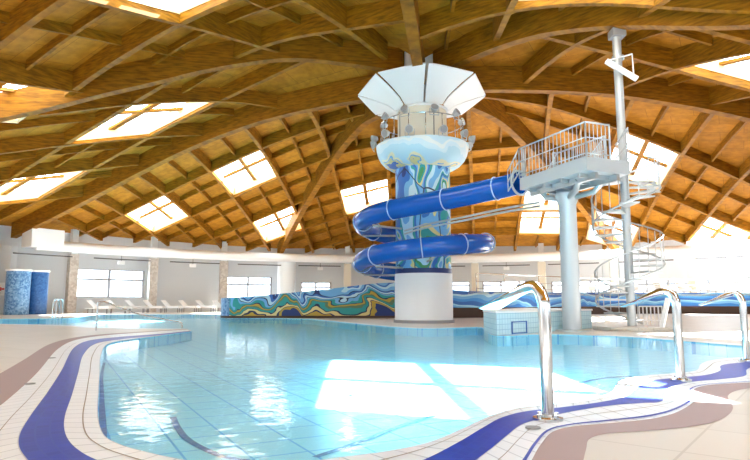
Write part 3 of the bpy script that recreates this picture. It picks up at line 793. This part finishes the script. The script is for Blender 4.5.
MB().lathe([(0, 0), (.55, 0), (.55, .05), (.31, .06), (.29, 4.3), (.42, 4.62), (.42, 4.7), (0, 4.7)], pc, 32).build('support_post', GALVL, t)
m = MB()
for s, d in ((.1, .1), (.9, .1), (.9, .9), (.1, .9)): m.tube([pc + Vector((0, 0, 4.5)), pc.lerp(PP(s, d, 0), .55) + Vector((0, 0, 0)) if False else Vector((pc.x * .45 + PP(s, d, 0).x * .55, pc.y * .45 + PP(s, d, 0).y * .55, 4.62)), Vector((pc.x * .3 + PP(s, d, 0).x * .7, pc.y * .3 + PP(s, d, 0).y * .7, PB - .1))], .10, 8)
m.build('bracket_arms', GALV, t)
zf = PB + .42; hr = 1.1
sides = [((0, 0), (1, 0), 18), ((1, 0), (1, .55), 6), ((0, 1), (.7, 1), 12), ((0, .0), (0, .12), 2), ((0, .88), (0, 1), 2)]
m = MB()
for a, b, nbal in sides:
    p = PP(*a, zf); q = PP(*b, zf)
    for h in (.12, .62, hr): m.tube([p + Vector((0, 0, h)), q + Vector((0, 0, h))], .03 if h == hr else .018, 8)
m.build('railing_rails', GALVL, t)
for a, b, nbal in sides:
    for k in range(nbal + 1):
        p = PP(*a, zf).lerp(PP(*b, zf), k / nbal)
        MB().tube([p, p + Vector((0, 0, hr))], .03 if k in (0, nbal) else .014, 6).build('baluster', GALVL, t)
# sloped guard rail down to the slide mouth
for d in (0, 1):
    m = MB(); p = PP(0, d, zf); q = p - ux * .75 + Vector((0, 0, -.55))
    for h in (.25, .65, 1.1): m.tube([p + Vector((0, 0, h)), q + Vector((0, 0, h * .9))], .025, 8)
    for k in range(5):
        x = p.lerp(q, k / 4); m.tube([x + Vector((0, 0, .2)), x + Vector((0, 0, 1.1 - .11 * k / 4))], .016, 6)
    m.build('mouth_guard', GALVL, t)

# ------------------------------------------------------------------ spiral stair with tall pole
base = Vector((9.21, 21.4, 0))
ztop = zlow(7, math.hypot(base.x - TX, base.y - TY))
t = thing('spiral_staircase', 'galvanised spiral staircase around a tall pole reaching the roof arch', 'staircase', base)
MB().tube([base, base + Vector((-.03, 0, ztop - .02))], .155, 20).build('central_pole', GALVL, t)
MB().box(base + Vector((0, 0, ztop - .16)), (.5, .5, .3)).build('top_bracket', GREY, t)
MB().lathe([(0, .005), (1.32, .005), (1.32, .12), (0, .12)], base, 40).build('base_step', DECKT, t)
SR = 1.18; NT = 22; a_top = R(20)                        # the landing side, towards the platform
turn = R(700)
def sp(k): return a_top - turn * (1 - k / NT)
for k in range(1, NT + 1):
    a = sp(k); z = .12 + (zf - .12) * k / NT; da = R(17); m = MB()
    q = [base + Vector((.16 * math.cos(a - da * 1.5), .16 * math.sin(a - da * 1.5), 0)), base + Vector((SR * math.cos(a - da), SR * math.sin(a - da), 0)), base + Vector((SR * math.cos(a + da), SR * math.sin(a + da), 0)), base + Vector((.16 * math.cos(a + da * 1.5), .16 * math.sin(a + da * 1.5), 0))]
    m.prism([(v.x, v.y) for v in q], z - .05, z); m.build('tread', GALVL, t)
    for f in (0, .5):
        a2 = sp(k - f); z2 = .12 + (zf - .12) * (k - f) / NT
        pb = base + Vector((SR * math.cos(a2), SR * math.sin(a2), z2 - .05))
        MB().tube([pb, pb + Vector((0, 0, 1.0))], .016, 6).build('baluster', GALVL, t)
for h, nm, r in ((1.0, 'handrail', .03), (0.0, 'outer_stringer', .035)):
    MB().tube([base + Vector((SR * math.cos(sp(k / 4)), SR * math.sin(sp(k / 4)), .12 + (zf - .12) * k / 4 / NT + h)) for k in range(1, NT * 4 + 1)], r, 8).build(nm, GALVL, t)
# landing between platform and stair
q1 = PP(1, .58, zf); q2 = PP(.55, 1.0, zf); a = base + Vector((SR * math.cos(R(150)), SR * math.sin(R(150)), 0)); b = base + Vector((SR * math.cos(R(235)), SR * math.sin(R(235)), 0))
poly = [(PP(.72, 1, 0).x, PP(.72, 1, 0).y), (PP(1, 1, 0).x, PP(1, 1, 0).y), (b.x, b.y), (base.x - .1, base.y), (a.x, a.y)]
MB().prism(poly, zf - .12, zf).build('landing', GALVL, t)
for pq in ((PP(1, 1, zf), Vector((b.x, b.y, zf))), (PP(.72, 1, zf), Vector((a.x, a.y, zf)))):
    m = MB()
    for h in (.12, .6, 1.1): m.tube([pq[0] + Vector((0, 0, h)), pq[1] + Vector((0, 0, h))], .022, 8)
    for k in range(9): x = pq[0].lerp(pq[1], k / 8); m.tube([x, x + Vector((0, 0, 1.1))], .014, 6)
    m.build('landing_railing', GALVL, t)
# bracket light on the pole
c = at(620, 72, 21.1)
t = thing('pole_lamp', 'white tube lamp on a triangular bracket high on the steel pole', 'lamp', c)
p0 = at(606, 61, 20.95); p1 = at(637, 79, 20.95)
MB().tube([p0, p1], .11, 12).build('lamp_tube', PLASW, t)
m = MB(); m.tube([p0, at(632, 54, 21.1), p1.lerp(p0, .1)], .03, 8); m.tube([at(632, 54, 21.1), Vector((base.x, base.y, at(618, 58, 21.4).z))], .03, 8); m.build('bracket', PLASW, t)
MB().lathe([(.17, -.06), (.22, -.06), (.22, .06), (.17, .06)], Vector((base.x, base.y, at(618, 58, 21.4).z)), 20).build('clamp', GALV, t)

# raised tiled landing basin at the foot of the platform
bp = [fl(497, 336), fl(592, 328.2), Vector((6.6, 26.2, 0)), Vector((3.75, 20.6, 0)), fl(487, 332.5)]
t = thing('tiled_basin', 'low pale blue tiled basin wall in the pool beneath the platform', 'basin', bp[0])
m = MB(); Lu = 0
for i in range(5):
    a = bp[i]; b = bp[(i + 1) % 5]; l = (b - a).length
    m.add([(a.x, a.y, PD), (b.x, b.y, PD), (b.x, b.y, .66), (a.x, a.y, .66)], [(0, 1, 2, 3)]); m.uv[len(m.f) - 1] = [(Lu, 0), (Lu + l, 0), (Lu + l, .98), (Lu, .98)]; Lu += l
m.build('tiled_side', PALET, t)
cx = sum((p.x for p in bp)) / 5; cy = sum((p.y for p in bp)) / 5
MB().prism([(p.x + (p.x - cx) * .02, p.y + (p.y - cy) * .02) for p in bp], .66, .72).build('coping', PLASW, t)
m = MB(); e = (bp[1] - bp[0]).normalized(); nrm = Vector((e.y, -e.x, 0))
a = bp[0] + e * .85; b = bp[0] + e * 1.75
for z0, z1, x, y in ((.02, .06, a, b), (.36, .40, a, b)): m.add([Vector((x.x, x.y, z0)) + nrm * .02, Vector((y.x, y.y, z0)) + nrm * .02, Vector((y.x, y.y, z1)) + nrm * .02, Vector((x.x, x.y, z1)) + nrm * .02], [(0, 1, 2, 3)])
for x in (a, b): m.bar(x + nrm * .02 + Vector((0, 0, .02)), x + nrm * .02 + Vector((0, 0, .40)), .04)
m.build('recess_frame', PTRIM, t)
# small white barred barrier and leaning board right of the stair
g0 = fl(640, 326); g1 = fl(663, 326)
t = thing('pool_barrier', 'low white barred barrier beside the spiral stair', 'barrier', g0)
for z in (.22, .8): MB().bar(g0 + Vector((0, 0, z)), g1 + Vector((0, 0, z)), .05).build('rail', PLASW, t)
for k in range(7): x = g0.lerp(g1, k / 6); MB().bar(x, x + Vector((0, 0, .8)), .04).build('bar', PLASW, t)
g = fl(661, 331); 
tag(MB().bar(g, at(668, 298, g.y + .1), .2, .06).build('leaning_board', PLASW, loc=g), 'narrow white leaning board behind the middle water spout', 'board')

# ------------------------------------------------------------------ water spouts
def spout(px, py, h, direc, Lh, lab):
    b = fl(px, py); d = Vector((*direc, 0)).normalized(); sd = Vector((-d.y, d.x, 0))
    t = thing('water_spout', lab, 'water spout', b, 'curved steel water spouts on the pool rim')
    pr = .054
    cl = [(0, .0), (0, .4), (0, h - .26), (.012, h - .17), (.045, h - .095), (.10, h - .058), (.17, h - .062), (.26, h - .095), (.38, h - .15), (.50, h - .20), (Lh, h - .25)]
    cl = [(a * 1.0, z) for a, z in cl]
    cv = crom([(a, z, 0) for a, z in cl], 5); m = MB(); n = 20; rws = []
    tot = len(cv)
    for i, p in enumerate(cv):
        tn = (cv[min(i + 1, tot - 1)] - cv[max(i - 1, 0)]).normalized(); nn = Vector((-tn.y, tn.x, 0))
        f = max(0, min(1, (p.x - .06) / (Lh - .06))); f = f * f * (3 - 2 * f) if f < 1 else 1
        hw = pr + (.165 - pr) * f; ht = pr + (.016 - pr) * f
        c = b + d * p.x + Vector((0, 0, p.y))
        for k in range(n):
            an = 2 * PI * k / n; ox = math.cos(an) * hw; oy = math.sin(an) * ht
            m.v.append(c + sd * ox + (d * nn.x + Vector((0, 0, nn.y))) * oy)
    for i in range(tot - 1):
        for k in range(n):
            k2 = (k + 1) % n; m.sm.add(len(m.f)); m.f.append([i * n + k, i * n + k2, (i + 1) * n + k2, (i + 1) * n + k])
    m.f.append(list(range(n))); 
    m.build('spout_pipe', STEEL, t)
    MB().lathe([(.05, .0), (.125, .0), (.125, .022), (.075, .03), (.07, .05), (.05, .05)], b + Vector((0, 0, .006)), 28).build('base_flange', STEEL, t)
    for k in range(4):
        a = k * PI / 2 + .5; c = b + Vector((.10 * math.cos(a), .10 * math.sin(a), .028)); MB().cyl(c, .018, 0, .03, 8).build('bolt', STEEL, t)
spout(548, 420.5, 1.19, (-.60, .80), .62, 'nearest curved steel water spout, front centre of the pool rim')
spout(681, 381.5, 1.19, (-.80, .60), .64, 'middle curved steel water spout beside the wavy blue tile band')
spout(747, 362.0, 1.19, (-.76, .65), .64, 'curved steel water spout cut by the right edge')
# floor drains
for px, py, lab in ((533, 429, 'small metal drain cover by the nearest water spout'), (30, 384.5, 'small drain cover in the white tiles at left'), (52, 358.5, 'smaller drain cover further along the white tiles at left')):
    p = fl(px, py); tag(MB().cyl(p + Vector((0, 0, .008)), .06, 0, .008, 16).build('drain_cover', GREY, loc=p), lab, 'drain cover', 'drain covers in the coping')
pp = fl(360, 395, PD); tag(MB().cyl(pp, .16, .004, .02, 20).build('pool_outlet', GREY, loc=pp), 'round grating on the pool floor in the sun patch', 'grating')

# ------------------------------------------------------------------ left handrails
def rail(name, lab, pts, posts, r=.028):
    t = thing(name, lab, 'handrail', posts[0][0])
    MB().tube(crom(pts, 6), r, 10).build('top_rail', STEEL, t)
    for a, b in posts: MB().tube([a, b], r, 10).build('post', STEEL, t)
f0 = fl(96, 330.5); f1 = fl(182, 328.5); Yv = f0.y
h = at(97, 302, Yv)
rail('pool_handrail', 'sloping steel handrail on the pale tongue of deck at left', [Vector((f0.x, f0.y, h.z)), at(108, 303, Yv + .3), at(134, 313, Yv + .8), at(165, 319.5, f1.y), at(180, 322.5, f1.y), Vector((f1.x, f1.y, .12)), Vector((f1.x, f1.y, .0))], [(f0, Vector((f0.x, f0.y, h.z)))])
for px in (52.2, 55.6):
    b = fl(px, 319); tp = at(px + .2, 299.5, b.y)
    rail('ladder_rail', ('left' if px < 54 else 'right') + ' upright of the little steel ladder before the shower cabins', [b, b + Vector((0, 0, tp.z * .8)), b + Vector((.05, .1, tp.z)), b + Vector((.05, .45, tp.z)), b + Vector((.05, .6, tp.z * .7)), b + Vector((.05, .6, 0))], [(b, b + Vector((0, 0, .3)))], .03)

# ------------------------------------------------------------------ light
w = bpy.data.worlds.new('sky'); SC.world = w; w.use_nodes = True
bg = w.node_tree.nodes['Background']; bg.inputs[0].default_value = (.79, .91, 1.0, 1); bg.inputs[1].default_value = 13.0
s = bpy.data.lights.new('sun', 'SUN'); so = bpy.data.objects.new('sun', s); COL.objects.link(so)
s.energy = 150; s.angle = R(.6); s.color = (1, .99, .97)
src = Vector((UNSEENC.x, UNSEENC.y, deck(UNSEENC.x, UNSEENC.y) + .4)); tgt = fl(425, 397, PD)
so.rotation_euler = (Vector((-7, -8, -13.9))).to_track_quat('-Z', 'Y').to_euler(); so.location = (20, 10, 40)
SC.view_settings.view_transform = 'Standard'; SC.view_settings.look = 'None'; SC.view_settings.gamma = 1; SC.view_settings.exposure = 0.8
SC.view_settings.use_curve_mapping = False
SC.cycles.max_bounces = 10; SC.cycles.diffuse_bounces = 6; SC.cycles.transparent_max_bounces = 16
SC.cycles.sample_clamp_indirect = 20; SC.cycles.use_denoising = True
